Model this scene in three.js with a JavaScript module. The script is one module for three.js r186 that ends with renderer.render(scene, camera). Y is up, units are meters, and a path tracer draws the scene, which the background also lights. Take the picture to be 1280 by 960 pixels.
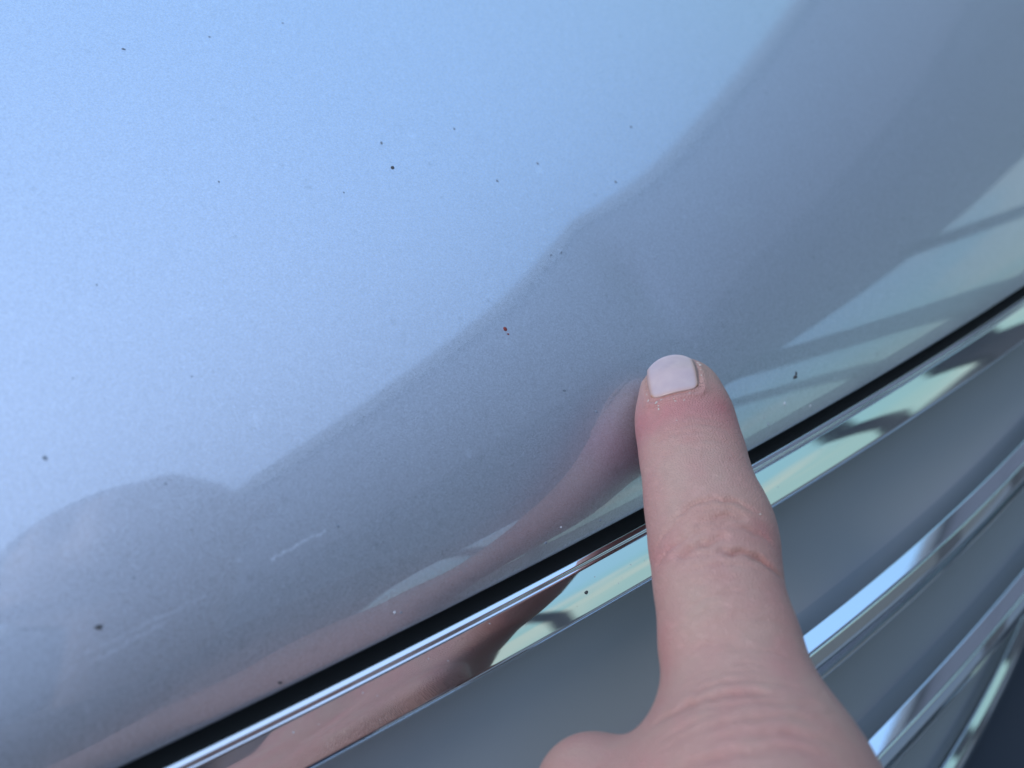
import * as THREE from 'three';
import { mergeGeometries } from 'three/addons/utils/BufferGeometryUtils.js';
import { ImprovedNoise } from 'three/addons/math/ImprovedNoise.js';

// ---------------------------------------------------------------- camera, sky, sun, exposure
// x runs along the front edge of the bonnet, y is up, z points forward out of the car; the origin is on the bonnet edge.
const scene = new THREE.Scene();
const camera = new THREE.PerspectiveCamera(42, 1024 / 768, 0.01, 200);
camera.position.set(-0.11986, 0.143696, 0.0491);
camera.up.set(0.34003, 0.65408, -0.67569);
camera.lookAt(-0.11986 + 0.544048, 0.143696 - 0.72288, 0.0491 - 0.425977);
camera.focus = 0.18;
camera.userData.fStop = 13;

const perlin = new ImprovedNoise();
const fbm = (x, y, z, o = 4) => { let s = 0, a = 0.5, f = 1; for (let i = 0; i < o; i++) { s += a * perlin.noise(x * f, y * f, z * f); a *= 0.5; f *= 2.03; } return s; };
const smooth = (a, b, x) => { const t = Math.min(1, Math.max(0, (x - a) / (b - a))); return t * t * (3 - 2 * t); };
const mix = (a, b, t) => a + (b - a) * t;
let seed = 7; const rnd = () => ((seed = (seed * 1664525 + 1013904223) >>> 0) / 4294967296);

const SUN = new THREE.Vector3(-0.74, 0.60, -0.32).normalize();
{
  const W = 1024, H = 512, data = new Float32Array(W * H * 4);
  const west = new THREE.Vector3(0.8, 0, 0.6);
  for (let j = 0; j < H; j++) for (let i = 0; i < W; i++) {
    const el = ((j + 0.5) / H - 0.5) * Math.PI, az = ((i + 0.5) / W - 0.5) * 2 * Math.PI;
    const x = Math.cos(az) * Math.cos(el), y = Math.sin(el), z = Math.sin(az) * Math.cos(el);
    const h = Math.max(0, y), toWest = 0.5 + 0.5 * (x * west.x + z * west.z);
    const k = Math.pow(1 - h, 3.0);
    const zen = smooth(0.75, 1.0, h);
    let r = mix(0.50, 0.62, k), g = mix(0.88, 0.98, k), b = mix(1.52, 1.25, k);
    const lift = 0.97 + 0.12 * smooth(0.45, 0.85, h); r = r * lift + 0.26 * zen; g = g * lift + 0.14 * zen; b *= lift;
    const low = smooth(0.78, 0.3, y) * smooth(0.15, 0.7, toWest);                         // greenish evening sky in the west
    const warm = smooth(0.42, 0.2, y); r = mix(r, 0.36 + 0.10 * warm, low); g = mix(g, 0.68 + 0.03 * warm, low); b = mix(b, 0.76 - 0.06 * warm, low);
    const glow = Math.pow(Math.max(0, x * SUN.x + y * SUN.y + z * SUN.z), 4) * 0.3;
    r += glow * 0.9; g += glow * 0.9; b += glow * 0.85;
    const p = 1 / (0.18 + h);                                           // thin broken cloud, denser low down
    const c = smooth(0.02, 0.34, fbm(x * p * 1.5 + 3.1, z * p * 1.5, 0.4, 5) + 0.10 * (1 - h) - 0.2 * smooth(0.5, 0.9, h)) * smooth(0.0, 0.1, y) * smooth(0.85, 0.5, h);
    const cw = low, ck = c * mix(0.7, 0.4, low);
    r = mix(r, mix(0.95, 0.85, cw), ck); g = mix(g, mix(1.02, 0.86, cw), ck); b = mix(b, mix(1.25, 0.74, cw), ck);
    const below = smooth(0, -0.05, y);
    const o = (j * W + i) * 4;
    data[o] = mix(r, 0.2, below); data[o + 1] = mix(g, 0.24, below); data[o + 2] = mix(b, 0.28, below); data[o + 3] = 1;
  }
  const sky = new THREE.DataTexture(data, W, H, THREE.RGBAFormat, THREE.FloatType);
  sky.mapping = THREE.EquirectangularReflectionMapping; sky.magFilter = THREE.LinearFilter; sky.wrapS = THREE.RepeatWrapping; sky.needsUpdate = true;
  scene.background = sky; scene.environment = sky;
}
const sun = new THREE.DirectionalLight(new THREE.Color(1, 0.95, 0.86), 1.5);
sun.position.copy(SUN).multiplyScalar(8); sun.castShadow = true; sun.shadow.radius = 30; sun.shadow.mapSize.set(2048, 2048);
Object.assign(sun.shadow.camera, { left: -4, right: 4, top: 4, bottom: -4, near: 0.1, far: 20 });
scene.add(sun, sun.target);

const renderer = new THREE.WebGLRenderer({ antialias: true });
renderer.setSize(1024, 768);
renderer.toneMapping = THREE.LinearToneMapping; renderer.toneMappingExposure = 1;
renderer.shadowMap.enabled = true; renderer.shadowMap.type = THREE.PCFSoftShadowMap;

// ---------------------------------------------------------------- helpers
const taken = {};
const numbered = (n) => { const k = taken[n] = (taken[n] ?? -1) + 1; return k ? `${n}_${String(k).padStart(3, '0')}` : n; };
function thing(name, label, category, pos = [0, 0, 0]) {
  const o = new THREE.Group(); o.name = numbered(name); o.position.set(...pos); o.userData = { label, category }; scene.add(o); return o;
}
function mesh(name, geometry, material, parent, label) {
  const m = new THREE.Mesh(geometry, material); m.name = parent === scene ? numbered(name) : numbered(name); m.castShadow = m.receiveShadow = true;
  if (label) m.userData.label = label; parent.add(m); return m;
}
function texture(w, h, paint, srgb, wrap = true) {
  const data = new Uint8Array(w * h * 4);
  for (let j = 0; j < h; j++) for (let i = 0; i < w; i++) { const c = paint(i, j), o = (j * w + i) * 4; data[o] = c[0]; data[o + 1] = c[1]; data[o + 2] = c[2]; data[o + 3] = 255; }
  const t = new THREE.DataTexture(data, w, h, THREE.RGBAFormat); t.magFilter = THREE.LinearFilter; t.minFilter = THREE.LinearMipmapLinearFilter; t.generateMipmaps = true;
  if (wrap) t.wrapS = t.wrapT = THREE.RepeatWrapping; if (srgb) t.colorSpace = THREE.SRGBColorSpace; t.needsUpdate = true; return t;
}
// rounds the corners of an open [z, y] outline
function rounded(pts, radius, steps = 6) {
  const out = [];
  pts.forEach((p, i) => {
    const r = Array.isArray(radius) ? radius[i] : radius;
    if (i === 0 || i === pts.length - 1 || !r) { out.push(p); return; }
    const a = pts[i - 1], b = pts[i + 1], la = Math.hypot(a[0] - p[0], a[1] - p[1]), lb = Math.hypot(b[0] - p[0], b[1] - p[1]);
    const k = Math.min(r, la * 0.48, lb * 0.48);
    const s = [p[0] + (a[0] - p[0]) * k / la, p[1] + (a[1] - p[1]) * k / la], e = [p[0] + (b[0] - p[0]) * k / lb, p[1] + (b[1] - p[1]) * k / lb];
    for (let q = 0; q <= steps; q++) { const t = q / steps, u = 1 - t; out.push([u * u * s[0] + 2 * u * t * p[0] + t * t * e[0], u * u * s[1] + 2 * u * t * p[1] + t * t * e[1]]); }
  });
  return out;
}
// sweeps a [z, y] outline along x; place(x) gives the shift [dz, dy] there
function sweep(profile, x0, x1, n, place, bend) {
  const m = profile.length, pos = new Float32Array((n + 1) * m * 3), uv = new Float32Array((n + 1) * m * 2), idx = [];
  const arc = [0]; for (let k = 1; k < m; k++) arc.push(arc[k - 1] + Math.hypot(profile[k][0] - profile[k - 1][0], profile[k][1] - profile[k - 1][1]));
  for (let i = 0; i <= n; i++) {
    const x = mix(x0, x1, i / n), [dz, dy] = place(x);
    for (let k = 0; k < m; k++) {
      const o = i * m + k; let y = profile[k][1] + dy; const z = profile[k][0] + dz;
      if (bend) y += bend(x, z);
      pos[o * 3] = x; pos[o * 3 + 1] = y; pos[o * 3 + 2] = z; uv[o * 2] = x; uv[o * 2 + 1] = arc[k];
      if (i < n && k < m - 1) idx.push(o, o + 1, o + m, o + 1, o + m + 1, o + m);
    }
  }
  const g = new THREE.BufferGeometry(); g.setAttribute('position', new THREE.BufferAttribute(pos, 3)); g.setAttribute('uv', new THREE.BufferAttribute(uv, 2)); g.setIndex(idx); g.computeVertexNormals(); return g;
}

// ---------------------------------------------------------------- materials
const paintMap = (() => {                                               // one tile is 0.40 m x 0.20 m of paint: metallic flake, faint scuffs
  const W = 2048, H = 1024, f = new Float32Array(W * H).fill(1);
  for (let i = 0; i < W * H; i++) f[i] = 1 + (rnd() + rnd() - 1) * 0.06;
  for (let q = 0; q < 2600; q++) { const ci = Math.floor(rnd() * W), cj = Math.floor(rnd() * H), R = 1 + rnd() * rnd() * 5, a = (rnd() < 0.6 ? -1 : 0.8) * (0.02 + 0.07 * rnd() * rnd()); for (let v = -6; v <= 6; v++) for (let u = -6; u <= 6; u++) { const e = Math.hypot(u, v * (0.7 + 0.6 * ((ci * 7 + cj) % 10) / 10)) / R; if (e < 1) f[((cj + v + H) % H) * W + (ci + u + W) % W] += a * (1 - e); } }
  const scuff = (x0, t0, x1, t1, w, a) => {                              // metres in x and in distance from the bonnet edge
    const n = 900; for (let q = 0; q < n; q++) { const s = q / n, wob = fbm(s * 9, x0 * 50, 1) * 0.0008, i = Math.round((mix(x0, x1, s) / 0.4) * W), j = Math.round(((mix(t0, t1, s) + wob) / 0.2) * H); const aa = a * (0.35 + 0.65 * Math.abs(fbm(s * 14, t0 * 90, 2)) * 2);
      for (let dj = -w; dj <= w; dj++) { const o = ((j + dj + H) % H) * W + ((i + W) % W); f[o] += aa * (1 - Math.abs(dj) / (w + 1)); } }
  };
  scuff(-0.103, 0.0160, -0.086, 0.0172, 1, 0.012); scuff(-0.0755, 0.0185, -0.066, 0.0193, 1, 0.014); scuff(-0.103, 0.0146, -0.092, 0.0158, 1, 0.009);
  return texture(W, H, (i, j) => { const v = f[j * W + i]; return [v * 194, v * 199, v * 209].map((c) => Math.min(255, c)); }, true);
})();
const flakeRough = texture(2048, 2048, () => { const v = rnd() < 0.13 ? 13 : 104 + rnd() * 46; return [v, v, v]; });   // one tile is 60 mm: smooth flakes among rough ones
flakeRough.magFilter = THREE.NearestFilter;
paintMap.repeat.set(1 / 0.4, 1 / 0.2);
flakeRough.repeat.set(1 / 0.06, 1 / 0.06);
const chromeRough = texture(512, 512, (i, j) => { const v = 6 + 16 * Math.max(0, fbm(i / 60, j / 38, 5, 5) + 0.08) + 5 * rnd(); return [v, v, v]; });   // smears and haze
chromeRough.repeat.set(1 / 0.09, 1 / 0.03);
const M = {
  paint: new THREE.MeshPhysicalMaterial({ map: paintMap, metalness: 1, roughness: 1, roughnessMap: flakeRough, clearcoat: 1, clearcoatRoughness: 0.03 }),
  chrome: new THREE.MeshPhysicalMaterial({ color: new THREE.Color(0.66, 0.69, 0.72), metalness: 1, roughness: 1, roughnessMap: chromeRough }),
  grey: new THREE.MeshPhysicalMaterial({ color: new THREE.Color(0.262, 0.268, 0.282), metalness: 0.0, roughness: 0.55 }),
  rubber: new THREE.MeshStandardMaterial({ color: new THREE.Color(0.012, 0.012, 0.014), roughness: 0.8 }),
  plastic: new THREE.MeshStandardMaterial({ color: new THREE.Color(0.030, 0.036, 0.050), roughness: 0.9 }),
  dirt: new THREE.MeshStandardMaterial({ color: new THREE.Color(0.06, 0.058, 0.062), roughness: 0.9 }),
  faint: new THREE.MeshStandardMaterial({ color: new THREE.Color(0.19, 0.22, 0.27), roughness: 0.9 }),
  pale: new THREE.MeshStandardMaterial({ color: new THREE.Color(0.55, 0.56, 0.58), roughness: 0.9 }),
  red: new THREE.MeshStandardMaterial({ color: new THREE.Color(0.20, 0.03, 0.025), roughness: 0.7 }),
};

// ---------------------------------------------------------------- surroundings that the paint and the chrome mirror
const concrete = new THREE.MeshStandardMaterial({ color: new THREE.Color(0.33, 0.33, 0.33), roughness: 0.9,
  map: texture(512, 512, (i, j) => { const v = 205 + 40 * fbm(i / 40, j / 40, 3) + 26 * (rnd() - 0.5); return [v, v, v]; }) });
{
  const g = new THREE.PlaneGeometry(80, 80); g.rotateX(-Math.PI / 2); const uv = g.attributes.uv; for (let i = 0; i < uv.count; i++) uv.setXY(i, uv.getX(i) * 80, uv.getY(i) * 80);
  const ground = mesh('driveway', g, concrete, scene); ground.position.y = -0.78; ground.userData.kind = 'structure';
}
{
  // the carport roof hangs over the front of the car; its near edge runs from (0.52, 0.33) along (0.884, -0.468)
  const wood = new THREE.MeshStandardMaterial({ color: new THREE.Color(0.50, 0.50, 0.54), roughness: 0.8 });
  const fascia = new THREE.MeshStandardMaterial({ color: new THREE.Color(0.30, 0.30, 0.31), roughness: 0.7 });
  const c = thing('carport', 'grey boarded carport roof on posts in front of the car', 'carport', [0.52, -0.78, 0.33]); c.rotation.y = Math.atan2(0.468, 0.8836);
  const roofY = 1.9 + 0.78, box = (x0, x1, y0, y1, z0, z1) => { const g = new THREE.BoxGeometry(x1 - x0, y1 - y0, z1 - z0); g.translate((x0 + x1) / 2, (y0 + y1) / 2, (z0 + z1) / 2); return g; };
  const litBoards = new THREE.MeshStandardMaterial({ color: new THREE.Color(0.82, 0.78, 0.84), roughness: 0.7 });  // near-edge boards coloured paler than the inner ones, painting in daylight on the overhang
  for (let k = 0; k < 10; k++) { const z = 0.08 + k * 0.16; mesh('soffit_board', box(-4, 5.6, roofY + (k % 2) * 0.004 + (z > 0.7 ? 0 : 0.02), roofY + 0.04, z - 0.078, z + 0.078), z > 0.7 ? wood : litBoards, c); }
  mesh('roof_sheet', box(-4.02, 5.62, roofY + 0.2, roofY + 0.23, 0, 1.62), fascia, c);
  mesh('fascia', box(-4.02, 5.62, roofY - 0.01, roofY + 0.19, -0.03, 0), fascia, c);
  mesh('fascia', box(-4.02, 5.62, roofY - 0.01, roofY + 0.19, 1.605, 1.635), fascia, c);
  mesh('beam', box(-4, 5.6, roofY - 0.10, roofY - 0.001, 0.66, 0.76), wood, c);
  mesh('added_valance', box(-4, 0.3, roofY - 0.42, roofY - 0.014, 1.64, 1.66), wood, c);  // added drop panel, shuts a bright wedge of low sky out of the reflections
  const timber = new THREE.MeshStandardMaterial({ color: new THREE.Color(0.12, 0.12, 0.13), roughness: 0.8 });
  for (const [x, w] of [[-2.6, 0.08], [-0.39, 0.06], [0.62, 0.07], [1.05, 0.2], [2.1, 0.1], [3.3, 0.1], [5.6, 0.1]]) mesh('post', box(x - w / 2, x + w / 2, 0, roofY - 0.012, 1.5, 1.59), timber, c);
  for (const [x, z] of [[1.6, 0.36], [3.9, 0.36]]) { const g = new THREE.SphereGeometry(0.075, 24, 16); g.scale(1, 0.6, 1); g.translate(x, roofY, z); mesh('lamp_globe', g, new THREE.MeshStandardMaterial({ color: 0xf2f2f0, roughness: 0.4 }), c); }
}
{
  const t = thing('garden_wall', 'low grey rendered wall beyond the carport', 'wall', [0.52, -0.78, 0.33]); t.rotation.y = Math.atan2(0.468, 0.8836);
  const m = new THREE.MeshStandardMaterial({ color: new THREE.Color(0.22, 0.22, 0.21), roughness: 0.9 });
  const a = new THREE.BoxGeometry(16, 1.5, 0.2); a.translate(2, 0.75, 5.6); mesh('wall_body', a, m, t);
  const b = new THREE.BoxGeometry(16.1, 0.06, 0.3); b.translate(2, 1.532, 5.6); mesh('coping', b, m, t);
}

// ---------------------------------------------------------------- the car front
const zEdge = (x) => -0.2437 * x * x + 0.03272 * x + 0.00013;
const car = thing('car', 'silver car front with bonnet edge above a chrome and grey grille', 'car', [0, 0, 0]);
const slope = (t) => (11 + 26 * Math.exp(-t / 0.030) + 22 * Math.exp(-t / 0.007)) * Math.PI / 180;
const hoodProfile = (() => {                                            // from the flat of the bonnet to its curled lip
  const up = [[0, 0]]; let z = 0, y = 0, t = 0;
  while (t < 0.95) { const dt = t < 0.03 ? 0.0005 : t < 0.12 ? 0.0015 : 0.012, s = slope(t + dt / 2); z -= Math.cos(s) * dt; y += Math.sin(s) * dt; t += dt; up.push([z, y]); }
  up.reverse();
  for (let k = 1; k <= 8; k++) { const a = (59 + k / 8 * 150) * Math.PI / 180, a0 = 59 * Math.PI / 180, R = 0.0011; up.push([R * (Math.sin(a) - Math.sin(a0)), R * (Math.cos(a) - Math.cos(a0))]); }
  const l = up[up.length - 1]; up.push([l[0] - 0.006, l[1] + 0.0015], [l[0] - 0.02, l[1] + 0.004]);
  return up;
})();
const dent = (x, z) => { const u = (x - 0.0145) / 0.017, v = (z + 0.0325) / 0.015, w = (x - 0.0150 - 0.25 * (z + 0.031)) / 0.0042, q = (z + 0.031) / 0.011; return -0.00042 * Math.exp(-u * u - v * v) - 0.00035 * Math.exp(-w * w - q * q); };   // the shallow dent the finger points at
const place = (x) => [zEdge(x), 0];
const hood = mesh('bonnet', sweep(hoodProfile, -0.55, 0.65, 520, place, dent), M.paint, car);
{ // uv: metres along x and metres from the lip
  const uv = hood.geometry.attributes.uv, L = uv.getY(hoodProfile.length - 11); for (let i = 0; i < uv.count; i++) uv.setY(i, L - uv.getY(i));
}
const hoodPoint = (x, t) => { let z = 0, y = 0; const n = 60, dt = t / n; for (let i = 0; i < n; i++) { const s = slope((i + 0.5) * dt); z -= Math.cos(s) * dt; y += Math.sin(s) * dt; } const s = slope(t); return { p: new THREE.Vector3(x, y, z + zEdge(x)), n: new THREE.Vector3(0, Math.cos(s), Math.sin(s)) }; };

const lineOf = (a, c, d = 0) => (x) => [-a * (x - d) * (x - d) + c, 0];
// black seal under the bonnet edge
mesh('seal', sweep(rounded([[-0.03, -0.004], [-0.012, -0.0062], [-0.001, -0.0066], [0.002, -0.0045], [0.004, -0.009]], 0.002), -0.55, 0.65, 80, (x) => [zEdge(x), 0]), M.rubber, car);
// broad chrome strip along the top of the grille
const stripProfile = rounded([[0.0010, -0.012], [0.0020, -0.0048], [0.0021, -0.0031], [0.0032, -0.00319], [0.0034, -0.0037], [0.0039, -0.0037], [0.0070, -0.0061], [0.0100, -0.0092], [0.0101, -0.0110], [0.0050, -0.0138]], [0, 0.0004, 0.0003, 0.0003, 0.0002, 0.0003, 0.003, 0.0006, 0.0005, 0]);
const strip = mesh('chrome_strip', sweep(stripProfile, -0.55, 0.65, 160, place), M.chrome, car, 'broad flat chrome strip along the top of the grille');
// grille: grey bands that lie deeper, with chrome slats between them
const slats = [
  { name: 'slat_a', y: -0.030, line: (x) => [-0.504 * x * x + 0.03335 * x + 0.03173, -0.030] },
  { name: 'slat_b', y: -0.060, line: (x) => [-0.35 * x * x + 0.0568, -0.060] },
  { name: 'slat_c', y: -0.090, line: (x) => [-0.9 * x * x + 0.0790, -0.090 + 0.0] },
];
const slatProfile = rounded([[-0.006, -0.004], [-0.0008, -0.0008], [-0.0002, -0.0004], [0.0037, 0.0001], [0.0063, -0.0030], [0.0078, -0.0092], [0.0074, -0.0098], [0.0082, -0.0105], [0.0083, -0.0128], [0.0070, -0.0135], [-0.002, -0.0135]], [0, 0.0004, 0.0003, 0.0006, 0.0009, 0.0006, 0.0003, 0.0004, 0.0006, 0.0006, 0], 5);
const frameProfile = rounded([[-0.006, -0.004], [-0.0006, -0.0004], [0.0003, 0.0], [0.0030, -0.0013], [0.0036, -0.0026], [0.0046, -0.0034], [0.0062, -0.0054], [0.0060, -0.0064], [-0.002, -0.0075]], [0, 0.0004, 0.0003, 0.0005, 0.0003, 0.0005, 0.0006, 0.0004, 0], 5);
for (const s of slats) mesh('grille_slat', sweep(s === slats[2] ? frameProfile : slatProfile, -0.55, 0.65, 120, s.line), M.chrome, car);
const band = (from, to, sag) => {                                       // a grey band between two lines, hollowed by sag
  const g = sweep(Array.from({ length: 17 }, (_, k) => [k / 16, 0]), -0.55, 0.65, 90, () => [0, 0]), p = g.attributes.position;
  for (let i = 0; i < p.count; i++) { const x = p.getX(i), k = p.getZ(i), A = from(x), B = to(x), h = sag * 4 * k * (1 - k); p.setZ(i, mix(A[0], B[0], k) - h * 0.7); p.setY(i, mix(A[1], B[1], k) - h * 0.7); }
  g.computeVertexNormals(); return g;
};
const shift = (line, dz, dy) => (x) => { const a = line(x); return [a[0] + dz, a[1] + dy]; };
mesh('grille_band', band(shift(place, 0.005, -0.0135), shift(slats[0].line, -0.0035, -0.004), 0.0012), M.grey, car);
mesh('grille_band', band(shift(slats[0].line, 0.003, -0.0125), shift(slats[1].line, -0.0035, -0.004), 0.0008), M.grey, car);
mesh('grille_band', band(shift(slats[1].line, 0.003, -0.0125), shift(slats[2].line, -0.0025, -0.002), 0.001), M.grey, car);
mesh('bumper', sweep(rounded([[-0.004, -0.098], [0.006, -0.103], [0.10, -0.125], [0.135, -0.15], [0.14, -0.30], [0.10, -0.42]], [0, 0.004, 0.03, 0.03, 0.04, 0], 8), -0.55, 0.65, 60, (x) => [0.0790 - 0.9 * x * x, 0]), M.plastic, car);

// ---------------------------------------------------------------- specks stuck to the paint and the chrome
const crumbs = [0, 1, 2, 3].map((q) => { const g = new THREE.IcosahedronGeometry(1, 1), p = g.attributes.position; for (let i = 0; i < p.count; i++) { const k = 1 + 0.55 * perlin.noise(p.getX(i) * 1.7 + q * 9, p.getY(i) * 1.7, p.getZ(i) * 1.7); p.setXYZ(i, p.getX(i) * k * (q % 2 ? 1.25 : 1), p.getY(i) * k * 0.5, p.getZ(i) * k * (q > 1 ? 0.7 : 1)); } g.computeVertexNormals(); return g; });
const UP = new THREE.Vector3(0, 1, 0);
function crumb(name, point, normal, r, material, parent, label) {
  const m = mesh(name, crumbs[Math.floor(rnd() * 4)], material, parent, label); m.position.copy(point); m.quaternion.setFromUnitVectors(UP, normal).multiply(new THREE.Quaternion().setFromAxisAngle(UP, rnd() * 6.28)); m.scale.setScalar(r); return m;
}
// kind, mm along the edge, mm back from the edge, radius in mm
const SPECKS = [['f', -54.8, 116.4, 0.30], ['d', -20.7, 78.6, 0.37], ['f', -32.7, 75.7, 0.17], ['f', 9.7, 71.6, 0.24], ['f', -1.6, 70.1, 0.26], ['f', 24.6, 62.5, 0.28], ['f', 38.3, 74.3, 0.29], ['f', -0.9, 51.4, 0.23], ['f', 1.6, 51.2, 0.19], ['f', -19.6, 84.6, 0.35], ['r', -19.1, 40.4, 0.38], ['r', -19.1, 39.3, 0.19], ['f', -14.6, 25.8, 0.26], ['f', -10.5, 20.0, 0.22], ['f', -63.9, 19.3, 0.24], ['f', -93.6, 23.3, 0.20], ['d', -100.2, 18.8, 0.45], ['d', -80.8, 0.8, 0.32], ['f', -59.7, 2.7, 0.17], ['p', -60.7, 3.2, 0.23], ['f', -97.2, 44.0, 0.30], ['f', -84.2, 34.6, 0.21], ['f', -52.7, 83.6, 0.21], ['f', -38.4, 116.7, 0.18], ['f', -2.9, 84.2, 0.22], ['d', 40.0, 9.3, 0.53], ['d', 40.6, 9.9, 0.35], ['f', -30.6, 2.4, 0.25], ['p', -26.8, 3.8, 0.19], ['f', -18.2, 1.5, 0.19], ['f', -22.7, 117.8, 0.19], ['p', 34.6, 5.2, 0.30], ['p', 28.6, 2.9, 0.30], ['p', 42.4, 1.9, 0.26], ['p', 27.8, 4.6, 0.19], ['f', -79.5, 69.1, 0.15], ['f', -89.0, 54.7, 0.14], ['f', -73.4, 49.6, 0.15]];
for (const [k, x, t, r] of SPECKS) { const q = hoodPoint(x / 1000, t / 1000); crumb('dirt_speck', q.p, q.n, r / 1000, { d: M.dirt, f: M.faint, p: M.pale, r: M.red }[k], hood, k === 'r' && r > 0.5 ? 'tiny red-brown speck on the silver bonnet' : undefined); }
for (let k = 0; k < 46; k++) { const big = k === 0, x = big ? -0.0255 : mix(-0.09, 0.12, rnd()), u = big ? 0.55 : 0.08 + 0.84 * rnd(), z = zEdge(x) + mix(0.0040, 0.0099, u), y = u < 0.53 ? mix(-0.0037, -0.0061, u / 0.53) : mix(-0.0061, -0.0092, (u - 0.53) / 0.47); crumb('dirt_speck', new THREE.Vector3(x, y - 0.00002, z), new THREE.Vector3(0, 0.7, 0.71), big ? 0.00028 : 0.00005 + 0.0001 * rnd() * rnd(), k % 3 ? M.pale : M.dirt, strip); }


// ---------------------------------------------------------------- the hand
// polygonises a distance field (metres) with surface nets, skipping empty blocks
function surfaceNets(sdf, lo, hi, cell) {
  const n = [0, 1, 2].map((a) => Math.ceil((hi[a] - lo[a]) / cell / 8) * 8 + 1), [nx, ny, nz] = n;
  const F = new Float32Array(nx * ny * nz).fill(1), at = (i, j, k) => (k * ny + j) * nx + i;
  for (let k = 0; k < nz - 1; k += 8) for (let j = 0; j < ny - 1; j += 8) for (let i = 0; i < nx - 1; i += 8) {
    const d = sdf(lo[0] + (i + 4) * cell, lo[1] + (j + 4) * cell, lo[2] + (k + 4) * cell);
    if (Math.abs(d) > cell * 11) { if (d < 0) for (let c = 0; c <= 8; c++) for (let b = 0; b <= 8; b++) for (let a = 0; a <= 8; a++) F[at(i + a, j + b, k + c)] = -1; continue; }
    for (let c = 0; c <= 8; c++) for (let b = 0; b <= 8; b++) for (let a = 0; a <= 8; a++) F[at(i + a, j + b, k + c)] = sdf(lo[0] + (i + a) * cell, lo[1] + (j + b) * cell, lo[2] + (k + c) * cell);
  }
  const pos = [], idx = [], id = new Int32Array(nx * ny * nz).fill(-1);
  for (let k = 0; k < nz - 1; k++) for (let j = 0; j < ny - 1; j++) for (let i = 0; i < nx - 1; i++) {
    const v = []; let neg = 0; for (let q = 0; q < 8; q++) { const f = F[at(i + (q & 1), j + (q >> 1 & 1), k + (q >> 2))]; v.push(f); if (f < 0) neg++; }
    if (!neg || neg === 8) continue;
    let x = 0, y = 0, z = 0, m = 0;
    for (let a = 0; a < 8; a++) for (const bit of [1, 2, 4]) { const b = a | bit; if (b === a || (v[a] < 0) === (v[b] < 0)) continue; const t = v[a] / (v[a] - v[b]);
      x += (a & 1) + (bit === 1 ? t : 0); y += (a >> 1 & 1) + (bit === 2 ? t : 0); z += (a >> 2) + (bit === 4 ? t : 0); m++; }
    id[at(i, j, k)] = pos.length / 3; pos.push(lo[0] + (i + x / m) * cell, lo[1] + (j + y / m) * cell, lo[2] + (k + z / m) * cell);
  }
  const quad = (a, b, c, d, flip) => { if (a < 0 || b < 0 || c < 0 || d < 0) return; if (flip) idx.push(a, c, b, a, d, c); else idx.push(a, b, c, a, c, d); };
  for (let k = 1; k < nz - 1; k++) for (let j = 1; j < ny - 1; j++) for (let i = 1; i < nx - 1; i++) {
    const f = F[at(i, j, k)] < 0;
    if (f !== (F[at(i + 1, j, k)] < 0)) quad(id[at(i, j - 1, k - 1)], id[at(i, j, k - 1)], id[at(i, j, k)], id[at(i, j - 1, k)], !f);
    if (f !== (F[at(i, j + 1, k)] < 0)) quad(id[at(i - 1, j, k - 1)], id[at(i - 1, j, k)], id[at(i, j, k)], id[at(i, j, k - 1)], !f);
    if (f !== (F[at(i, j, k + 1)] < 0)) quad(id[at(i - 1, j - 1, k)], id[at(i, j - 1, k)], id[at(i, j, k)], id[at(i - 1, j, k)], !f);
  }
  const g = new THREE.BufferGeometry(); g.setAttribute('position', new THREE.Float32BufferAttribute(pos, 3)); g.setIndex(idx); return g;
}
function fieldNormals(g, sdf, h) {
  const p = g.attributes.position, nrm = new Float32Array(p.count * 3);
  for (let i = 0; i < p.count; i++) {
    let x = p.getX(i), y = p.getY(i), z = p.getZ(i);
    for (let it = 0; it < 2; it++) {
      const d = sdf(x, y, z); let gx = sdf(x + h, y, z) - sdf(x - h, y, z), gy = sdf(x, y + h, z) - sdf(x, y - h, z), gz = sdf(x, y, z + h) - sdf(x, y, z - h);
      const l = Math.hypot(gx, gy, gz) || 1, slopeLen = l / (2 * h); gx /= l; gy /= l; gz /= l;
      if (it === 0) { const s = Math.max(-h * 2, Math.min(h * 2, d / Math.max(0.5, slopeLen))); x -= gx * s; y -= gy * s; z -= gz * s; p.setXYZ(i, x, y, z); }
      else { nrm[i * 3] = gx; nrm[i * 3 + 1] = gy; nrm[i * 3 + 2] = gz; }
    }
  }
  g.setAttribute('normal', new THREE.BufferAttribute(nrm, 3)); return g;
}
const smin = (a, b, k) => { const h = Math.max(k - Math.abs(a - b), 0) / k; return Math.min(a, b) - h * h * k * 0.25; };
function bone(px, py, pz, A, B, ra, rb) {                                // distance to a tapered capsule
  const dx = B[0] - A[0], dy = B[1] - A[1], dz = B[2] - A[2], t = Math.min(1, Math.max(0, ((px - A[0]) * dx + (py - A[1]) * dy + (pz - A[2]) * dz) / (dx * dx + dy * dy + dz * dz)));
  return Math.hypot(px - A[0] - t * dx, py - A[1] - t * dy, pz - A[2] - t * dz) - mix(ra, rb, t);
}
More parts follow.
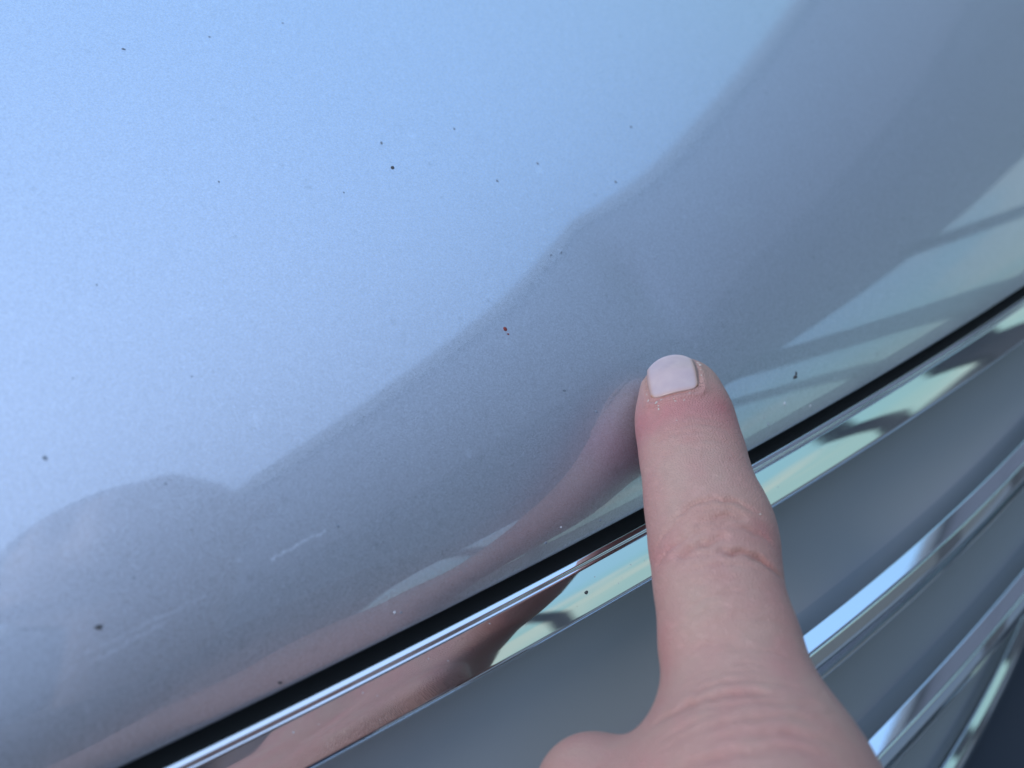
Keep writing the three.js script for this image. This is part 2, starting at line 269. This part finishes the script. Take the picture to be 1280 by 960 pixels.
// finger frame: O on the nail, f towards the tip, g out of the back of the finger, s to the right; a runs back from the tip
const O = [0.00031, 0.02127, -0.01106], FD = [0.6068, -0.03539, -0.79407], G = [-0.33572, 0.89412, -0.29639], S = [0.72048, 0.44643, 0.53067];
const toFrame = (x, y, z) => { x -= O[0]; y -= O[1]; z -= O[2]; return [-(x * FD[0] + y * FD[1] + z * FD[2]), x * S[0] + y * S[1] + z * S[2], x * G[0] + y * G[1] + z * G[2]]; };
const toWorld = (a, b, h) => [O[0] - a * FD[0] + b * S[0] + h * G[0], O[1] - a * FD[1] + b * S[1] + h * G[1], O[2] - a * FD[2] + b * S[2] + h * G[2]];
// index finger in its own frame (mm): [a, b, h, half width]
const IDX = [[-1.0, 0.9, -6.2, 7.2], [3, 0.8, -6.4, 7.8], [7.2, 0.8, -6.9, 8.2], [13.8, 1, -7.2, 8.6], [22, 1.1, -7.6, 9.0], [28, 1.8, -8.1, 9.7], [33, 1.6, -8.1, 9.65], [40, 1.1, -8.0, 9.4], [49, 1.2, -8.6, 10.1], [58, 1.4, -9, 10.7], [66, 1.8, -10, 11.7], [76, 2.5, -11, 13.5]].map((r) => r.map((v) => v / 1000));
const FLAT = 0.84;
function indexField(a, b, h) {
  let d = 1; const hs = h / FLAT;
  for (let i = 0; i < IDX.length - 1; i++) { const p = IDX[i], q = IDX[i + 1]; const v = bone(a, b, hs, [p[0], p[1], p[2] / FLAT], [q[0], q[1], q[2] / FLAT], p[3], q[3]); d = i ? smin(d, v, 0.003) : v; }
  return smin(d, bone(a, b, h, [-0.0010, 0.0009, -0.0088], [0.007, 0.0009, -0.0092], 0.0062, 0.0072), 0.003) * 0.93;   // with the pulp of the finger tip
}
const ridge = (x, w) => Math.exp(-x * x / (w * w));
function wrinkles(a, b) {                                                // relief of the back of the finger, metres
  a *= 1000; b *= 1000; let r = 0;
  const wob = perlin.noise(a * 0.45, b * 0.55, 7.3), wa = a + 0.55 * wob, vary = 0.95 + 0.55 * perlin.noise(a * 0.3 + 9, b * 0.4, 2.1);
  const arc = (a0, b0, curve, w, half, depth, tilt = 0) => { const q = (b - b0) / half; if (q > -1 && q < 1) r -= 1.9 * vary * depth * ridge(wa - (a0 + curve * q * q + tilt * q), w) * (1 - q * q) * (1 + 0.4 * q * q); };
  r += 0.40 * ridge(a - 33.2, 4.2) * ridge(b - 2, 6);                     // swollen folds over the middle joint
  arc(28.7, 2.4, 2.9, 0.45, 7.6, 0.30); arc(30.6, 3.6, 1.4, 0.40, 4.6, 0.14, 0.5); arc(32.3, 3.4, 0.5, 0.85, 4.2, 0.36, -0.5); arc(34.2, 1.6, -0.3, 0.5, 5.6, 0.20, -1.2);
  arc(36.5, -0.3, 0.2, 0.9, 4.4, 0.44, -0.7); arc(38.9, 6.4, 0.7, 0.6, 4.6, 0.42, 1.2); arc(34.6, 7.4, 0.8, 0.4, 3.6, 0.20, 0.7); arc(38.6, 0.6, -0.4, 0.45, 5.0, 0.16, 0.4); arc(35.2, -5.0, 0.6, 0.5, 3.0, 0.20, -0.8); arc(40.6, 2.6, 0.6, 0.5, 6.4, 0.13, 0.4); arc(32.0, -4.6, 0.5, 0.4, 3.0, 0.16, -1.0);
  arc(12.4, 2.2, 0.9, 0.5, 6.2, 0.12, 0.3); arc(14.0, 0.4, 0.6, 0.5, 6.0, 0.12, 0.6); arc(15.8, 2.6, 0.5, 0.5, 5.5, 0.10); arc(11.0, 3.4, 0.5, 0.4, 4.5, 0.08, 0.5); arc(17.6, 0.8, 0.5, 0.5, 5.0, 0.06);
  for (let k = 0; k < 12; k++) arc(43 + k * 1.55 + 0.6 * Math.sin(k * 2.3), 1.2 + 3.2 * Math.sin(k * 1.7), 0.5 + 0.6 * Math.sin(k), 0.42, 5.5 + 1.5 * Math.sin(k * 4.1), 0.065 + 0.025 * Math.sin(k * 3.1), 0.9 * Math.sin(k * 5.7));
  arc(62.6, -2.4, 0.9, 0.7, 9.5, 0.30, 0.2); arc(60.6, 1, 0.7, 0.5, 8, 0.12, 0.5); arc(64.8, 2.5, -0.5, 0.6, 9, 0.16, 0.6); arc(67.2, 1, 0.6, 0.7, 11, 0.18, -0.4); arc(58.8, -1, 0.8, 0.45, 7, 0.10, -0.5); arc(69.5, 3, 0.3, 0.7, 10, 0.16, 0.7); arc(65.9, -5, 0.3, 0.5, 6, 0.12, -0.8); arc(72.0, 0, 0.4, 0.8, 12, 0.16);
  const qx = Math.max(0, Math.abs(b + 0.05) - 3.2), qy = Math.max(0, Math.abs(a + 0.6) - 4.4), rim = Math.hypot(qx, qy) - 1.3;   // distance to the nail's outline
  if (a > -5) r += (0.26 + 0.16 * smooth(2, 5, a)) * ridge(rim - 0.95, 0.5) * smooth(-5, -2, a) - 0.22 * ridge(rim - 0.1, 0.3) * smooth(-5, -2, a);
  return r / 1000;
}
// the other bones of the hand (world metres)
const at = (a, b, h) => toWorld(a / 1000, b / 1000, h / 1000);
const J = { tip: at(66.4, -22.2, -15.2), ip: at(83, -23.5, -16), tmcp: at(106, -19, -15), mcp: at(73, 1.6, -9.5), palm: at(100, 2, -4), mm: at(87, 14, -17), mp: at(85, 9, -50), mt: at(97, 2, -42), rm: at(98, 22, -24), rp: at(98, 17, -52), rt: at(110, 8, -42), lm: at(109, 27, -30), lp: at(110, 24, -52), lt: at(119, 14, -44) };
const WRIST = at(142, -2, 0), ELBOW = [-0.10, 0.06, 0.385], CUFF = at(215, -8, 6);
const CHAIN = [
  [J.tip, J.ip, 0.0088, 0.0103], [J.ip, J.tmcp, 0.0105, 0.0130], [J.tmcp, WRIST, 0.0140, 0.018],
  [J.mcp, J.palm, 0.0138, 0.0190], [at(77, -19, -16), at(72, -2, -11), 0.0078, 0.0100], [J.ip, J.mcp, 0.0095, 0.0110],
  [J.mm, J.mp, 0.0108, 0.0092], [J.mp, J.mt, 0.0090, 0.0075], [J.mm, J.palm, 0.0120, 0.0190], [J.mcp, J.mm, 0.0115, 0.0108],
  [J.rm, J.rp, 0.0105, 0.0090], [J.rp, J.rt, 0.0088, 0.0072], [J.rm, WRIST, 0.012, 0.020], [J.mm, J.rm, 0.0110, 0.0108],
  [J.lm, J.lp, 0.0095, 0.0078], [J.lp, J.lt, 0.0076, 0.0062], [J.lm, WRIST, 0.0110, 0.019],
  [J.palm, WRIST, 0.020, 0.023], [at(108, -6, -10), at(112, 14, -14), 0.016, 0.016], [WRIST, CUFF, 0.0235, 0.029],
];
function handField(x, y, z) {
  const [a, b, h] = toFrame(x, y, z);
  let d = indexField(a, b, h);
  let e = 1; for (let i = 0; i < CHAIN.length; i++) { const c = CHAIN[i], v = bone(x, y, z, c[0], c[1], c[2], c[3]); e = i ? smin(e, v, i < 6 || i > 14 ? 0.011 : 0.006) : v; }
  d = smin(d, e, 0.007);
  if (d < 0.003 && d > -0.003 && a > -0.008 && a < 0.08 && h > -0.012 && Math.abs(b) < 0.016) d -= wrinkles(a, b) * smooth(-0.011, -0.004, h);
  return d;
}
const person = thing('person', 'person pressing a bare index finger onto the silver bonnet edge', 'person', [0, 0, 0]);
const skinMaps = (() => {
  const W = 1024, bump = new Float32Array(W * W);
  const pts = []; const C = 96; for (let j = 0; j < C; j++) for (let i = 0; i < C; i++) pts.push([(i + rnd()) / C * W, (j + rnd()) / C * W]);
  for (let j = 0; j < W; j++) for (let i = 0; i < W; i++) {             // skin cells, wider across the finger than along it
    const ci = Math.floor(i / W * C), cj = Math.floor(j / W * C); let d1 = 1e9, d2 = 1e9;
    for (let v = -1; v <= 1; v++) for (let u = -1; u <= 1; u++) { const qi = (ci + u + C) % C, qj = (cj + v + C) % C, p = pts[qj * C + qi]; let dx = Math.abs(p[0] - i), dy = Math.abs(p[1] - j); if (dx > W / 2) dx = W - dx; if (dy > W / 2) dy = W - dy; const d = Math.hypot(dx, dy); if (d < d1) { d2 = d1; d1 = d; } else if (d < d2) d2 = d; }
    bump[j * W + i] = Math.min(1, (d2 - d1) / 5) * 0.75 + 0.25 * (0.5 + fbm(i / 10, j / 10, 2));
  }
  return texture(W, W, (i, j) => { const v = 255 * Math.min(1, Math.max(0, bump[j * W + i])); return [v, v, v]; });
})();
const skin = new THREE.MeshPhysicalMaterial({ vertexColors: true, roughness: 0.46, bumpMap: skinMaps, bumpScale: 0.00011, sheen: 0.25, sheenRoughness: 0.5, sheenColor: new THREE.Color(1, 0.85, 0.8) });
skinMaps.repeat.set(1, 1);
{
  const g = surfaceNets(handField, [-0.175, -0.06, -0.024], [0.03, 0.072, 0.19], 0.0006);
  fieldNormals(g, handField, 0.0003);
  const p = g.attributes.position, uv = new Float32Array(p.count * 2), col = new Float32Array(p.count * 3);
  for (let i = 0; i < p.count; i++) {
    const [a, b, h] = toFrame(p.getX(i), p.getY(i), p.getZ(i)), A = a * 1000, B = b * 1000;
    uv[i * 2] = b / 0.045; uv[i * 2 + 1] = a / 0.030;
    const n = fbm(a * 180, b * 180, h * 180, 4), n2 = fbm(a * 700 + 5, b * 400, h * 700, 3);
    let r = 0.42, gg = 0.236, bb = 0.190;
    const red = 1.25 * ridge(A - 8.5, 5) * smooth(-2, 2, 9) + 0.35 * ridge(A - 34.5, 4) + 0.35 * smooth(57, 72, A) + 0.5 * smooth(-0.004, -0.011, h) * smooth(45, 5, A) + n * 0.9 + n2 * 0.15 + 0.55 * smooth(3.5, 9, Math.abs(B - 0.5)) * smooth(70, 50, A);  // skin redness, plus side shading of the finger painted into the colour
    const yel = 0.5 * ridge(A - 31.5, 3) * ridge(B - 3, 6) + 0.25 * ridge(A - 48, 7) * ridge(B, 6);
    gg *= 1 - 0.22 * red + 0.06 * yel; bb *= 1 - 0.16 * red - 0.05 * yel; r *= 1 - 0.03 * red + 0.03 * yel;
    const cr = h > -0.011 ? Math.min(1, Math.max(0, -wrinkles(a, b) * 1000 * 1.3)) : 0; gg *= 1 - 0.22 * cr; bb *= 1 - 0.22 * cr; r *= 1 - 0.10 * cr;
    const v = 1 + 0.07 * n2 + 0.05 * n; col[i * 3] = r * v; col[i * 3 + 1] = gg * v; col[i * 3 + 2] = bb * v;
  }
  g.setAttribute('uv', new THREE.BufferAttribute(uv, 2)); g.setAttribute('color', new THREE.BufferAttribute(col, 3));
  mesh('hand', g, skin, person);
}
// finger nails: curved plates with a rounded rim
function nail(frame, scale) {
  const nailMat = new THREE.MeshPhysicalMaterial({ vertexColors: true, roughness: 0.34, clearcoat: 0.35, clearcoatRoughness: 0.3 });
  const top = (b) => -6.5 + 0.075 * b * b + 0.018 * Math.pow(Math.abs(b), 3), bottom = (b) => 5.0 + (b > 0 ? -0.04 * b : 0.02 * b);
  const nb = 48, na = 48, pos = [], col = [], idx = [];
  for (const side of [1, 0]) for (let j = 0; j <= na; j++) for (let i = 0; i <= nb; i++) {
    const u = i / nb * 2 - 1, v = j / na, bw = 4.45 * (0.95 + 0.05 * Math.sin(v * 3)), b = u * bw - 0.05;
    const a = mix(top(b * 0.98), bottom(b) - 1.3 * Math.pow(Math.abs(u), 6), v);
    const edge = Math.min(1, Math.min((1 - Math.abs(u)) * 12, Math.min(v * 10 + 0.3, (1 - v) * 14)));
    const hTop = 0.10 + 0.66 * smooth(-5.5, 0, a) + 0.12 * smooth(1.5, 4.5, a) - 0.75 * (b - 0.75) * (b - 0.75) / 15.5 - 0.027 * Math.pow(Math.max(0, 1 - a), 2) + 0.02 * fbm(b * 1.4, 3, 1);
    const h = side ? hTop + 0.12 * Math.sqrt(edge) + 0.14 : hTop - 0.5;
    pos.push(...frame(a / 1000 * scale, b / 1000 * scale, h / 1000 * scale));
    const pale = 0.5 + fbm(a * 0.5, b * 0.5, 4), quick = smooth(0.12, 0.0, v) * 0.10, rim = smooth(0.80, 1.0, Math.abs(u)), cut = smooth(0.9, 1, v);
    col.push(0.48 - 0.06 * pale + quick * 0.7 - 0.08 * rim, 0.345 - 0.05 * pale + quick * 0.7 - 0.11 * rim - 0.04 * cut, 0.328 - 0.03 * pale + quick * 0.7 - 0.15 * rim - 0.07 * cut);
  }
  const row = nb + 1, lay = row * (na + 1);
  for (let j = 0; j < na; j++) for (let i = 0; i < nb; i++) { const o = j * row + i; idx.push(o, o + row, o + 1, o + 1, o + row, o + row + 1); const q = o + lay; idx.push(q, q + 1, q + row, q + 1, q + row + 1, q + row); }
  const rim = (o, p) => idx.push(o, p, o + lay, p, p + lay, o + lay);
  for (let i = 0; i < nb; i++) { rim(i, i + 1); rim(na * row + i + 1, na * row + i); } for (let j = 0; j < na; j++) { rim((j + 1) * row, j * row); rim(j * row + nb, (j + 1) * row + nb); }
  const g = new THREE.BufferGeometry(); g.setAttribute('position', new THREE.Float32BufferAttribute(pos, 3)); g.setAttribute('color', new THREE.Float32BufferAttribute(col, 3)); g.setIndex(idx); g.computeVertexNormals();
  mesh('fingernail', g, nailMat, person);
}
nail(toWorld, 1);
{ // the thumb's nail faces the chrome strip
  const f = new THREE.Vector3(...J.tip).sub(new THREE.Vector3(...J.ip)).normalize(), g = new THREE.Vector3(-0.2, -0.9, -0.4).addScaledVector(f, -f.dot(new THREE.Vector3(-0.2, -0.9, -0.4))).normalize(), c = new THREE.Vector3().crossVectors(f, g);
  nail((a, b, h) => new THREE.Vector3(...J.tip).addScaledVector(f, -a - 0.001).addScaledVector(c, b).addScaledVector(g, h + 0.0091).toArray(), 1.15);
}
// dry skin round the nail
{
  const flake = new THREE.MeshStandardMaterial({ color: new THREE.Color(0.46, 0.38, 0.33), roughness: 0.9 }), n = new THREE.Vector3(...G);
  const spots = [[6.0, -3.5, 0.24], [6.6, -3.2, 0.2], [7.2, -3.3, 0.24], [5.8, -2.6, 0.16], [6.4, -0.4, 0.14], [6.8, -0.2, 0.2], [6.9, 1.3, 0.22], [11.0, -0.6, 0.15], [5.7, 2.4, 0.14], [-3.4, 5.0, 0.2], [-2.4, 5.3, 0.24], [-0.8, 5.2, 0.18], [0.8, 5.1, 0.16], [2.4, -5.0, 0.15], [4.2, -4.9, 0.2], [31.0, 9.6, 0.18]];
  for (const [a, b, r] of spots) { let h = 0.004; for (let k = 0; k < 60; k++) { const d = handField(...toWorld(a / 1000, b / 1000, h)); if (d < 0.00002) break; h -= d * 0.8; } crumb('skin_flake', new THREE.Vector3(...toWorld(a / 1000, b / 1000, h)), n, r * 0.8 / 1000, flake, person).scale.multiply(new THREE.Vector3(1.5, 0.5, 0.8)); }
}
// the rest of the person, bent over the bonnet; the paint and the chrome mirror it
{
  const blend = (list, k) => (x, y, z) => { let d = 1; for (let i = 0; i < list.length; i++) { const c = list[i], v = bone(x, y, z, c[0], c[1], c[2], c[3]); d = i ? smin(d, v, k) : v; } return d; };
  const build = (name, list, k, lo, hi, cell, mat) => { const f = blend(list, k), g = surfaceNets(f, lo, hi, cell); fieldNormals(g, f, cell * 0.4); return mesh(name, g, mat, person); };
  const cloth = new THREE.MeshStandardMaterial({ color: new THREE.Color(0.16, 0.125, 0.13), roughness: 0.9 });
  const denim = new THREE.MeshStandardMaterial({ color: new THREE.Color(0.05, 0.065, 0.11), roughness: 0.9 });
  const bare = new THREE.MeshPhysicalMaterial({ color: new THREE.Color(0.48, 0.31, 0.26), roughness: 0.55 });
  const hair = new THREE.MeshStandardMaterial({ color: new THREE.Color(0.05, 0.035, 0.028), roughness: 0.7 });
  const leather = new THREE.MeshStandardMaterial({ color: new THREE.Color(0.04, 0.03, 0.025), roughness: 0.5 });
  const RS = [0.10, 0.42, 0.46], LS = [-0.24, 0.42, 0.46];
  build('jacket', [[CUFF, ELBOW, 0.038, 0.050], [ELBOW, RS, 0.052, 0.064], [LS, [-0.33, 0.17, 0.55], 0.064, 0.052], [[-0.33, 0.17, 0.55], [-0.24, 0.10, 0.72], 0.050, 0.042], [RS, LS, 0.075, 0.075], [[-0.02, 0.38, 0.50], [-0.01, 0.16, 0.74], 0.11, 0.12], [[-0.12, 0.38, 0.50], [-0.13, 0.16, 0.74], 0.11, 0.12], [[-0.07, 0.45, 0.42], [-0.07, 0.40, 0.5], 0.06, 0.1]], 0.05, [-0.46, -0.12, 0.16], [0.26, 0.58, 0.94], 0.011, cloth);
  build('trousers', [[[0.0, 0.10, 0.78], [0.03, -0.30, 0.72], 0.105, 0.068], [[0.03, -0.30, 0.72], [0.03, -0.71, 0.80], 0.066, 0.052], [[-0.14, 0.10, 0.78], [-0.17, -0.30, 0.72], 0.105, 0.068], [[-0.17, -0.30, 0.72], [-0.17, -0.71, 0.80], 0.066, 0.052]], 0.03, [-0.36, -0.77, 0.56], [0.22, 0.26, 0.96], 0.012, denim);
  for (const x of [0.03, -0.17]) build('shoe', [[[x, -0.735, 0.83], [x, -0.745, 0.64], 0.045, 0.036], [[x, -0.71, 0.81], [x, -0.74, 0.72], 0.05, 0.04]], 0.02, [x - 0.1, -0.80, 0.54], [x + 0.1, -0.62, 0.92], 0.009, leather);
  build('head', [[[-0.070, 0.440, 0.400], [-0.028, 0.500, 0.185], 0.058, 0.056], [[-0.025, 0.560, 0.125], [-0.025, 0.545, 0.080], 0.088, 0.078], [[-0.025, 0.500, 0.090], [-0.025, 0.465, 0.065], 0.062, 0.036], [[-0.025, 0.510, 0.015], [-0.025, 0.488, 0.013], 0.010, 0.014], [[-0.025, 0.475, 0.033], [-0.025, 0.475, 0.045], 0.022, 0.03], [[-0.111, 0.540, 0.115], [-0.111, 0.515, 0.115], 0.016, 0.010], [[0.061, 0.540, 0.115], [0.061, 0.515, 0.115], 0.016, 0.010], [[-0.058, 0.527, 0.018], [0.008, 0.527, 0.018], 0.012, 0.012]], 0.022, [-0.15, 0.36, -0.03], [0.11, 0.67, 0.46], 0.005, bare);
  build('hair', [[[-0.025, 0.578, 0.140], [-0.025, 0.575, 0.080], 0.090, 0.082], [[-0.025, 0.545, 0.177], [-0.025, 0.530, 0.185], 0.06, 0.05]], 0.02, [-0.15, 0.42, -0.03], [0.11, 0.70, 0.30], 0.006, hair);
}


renderer.render(scene, camera);
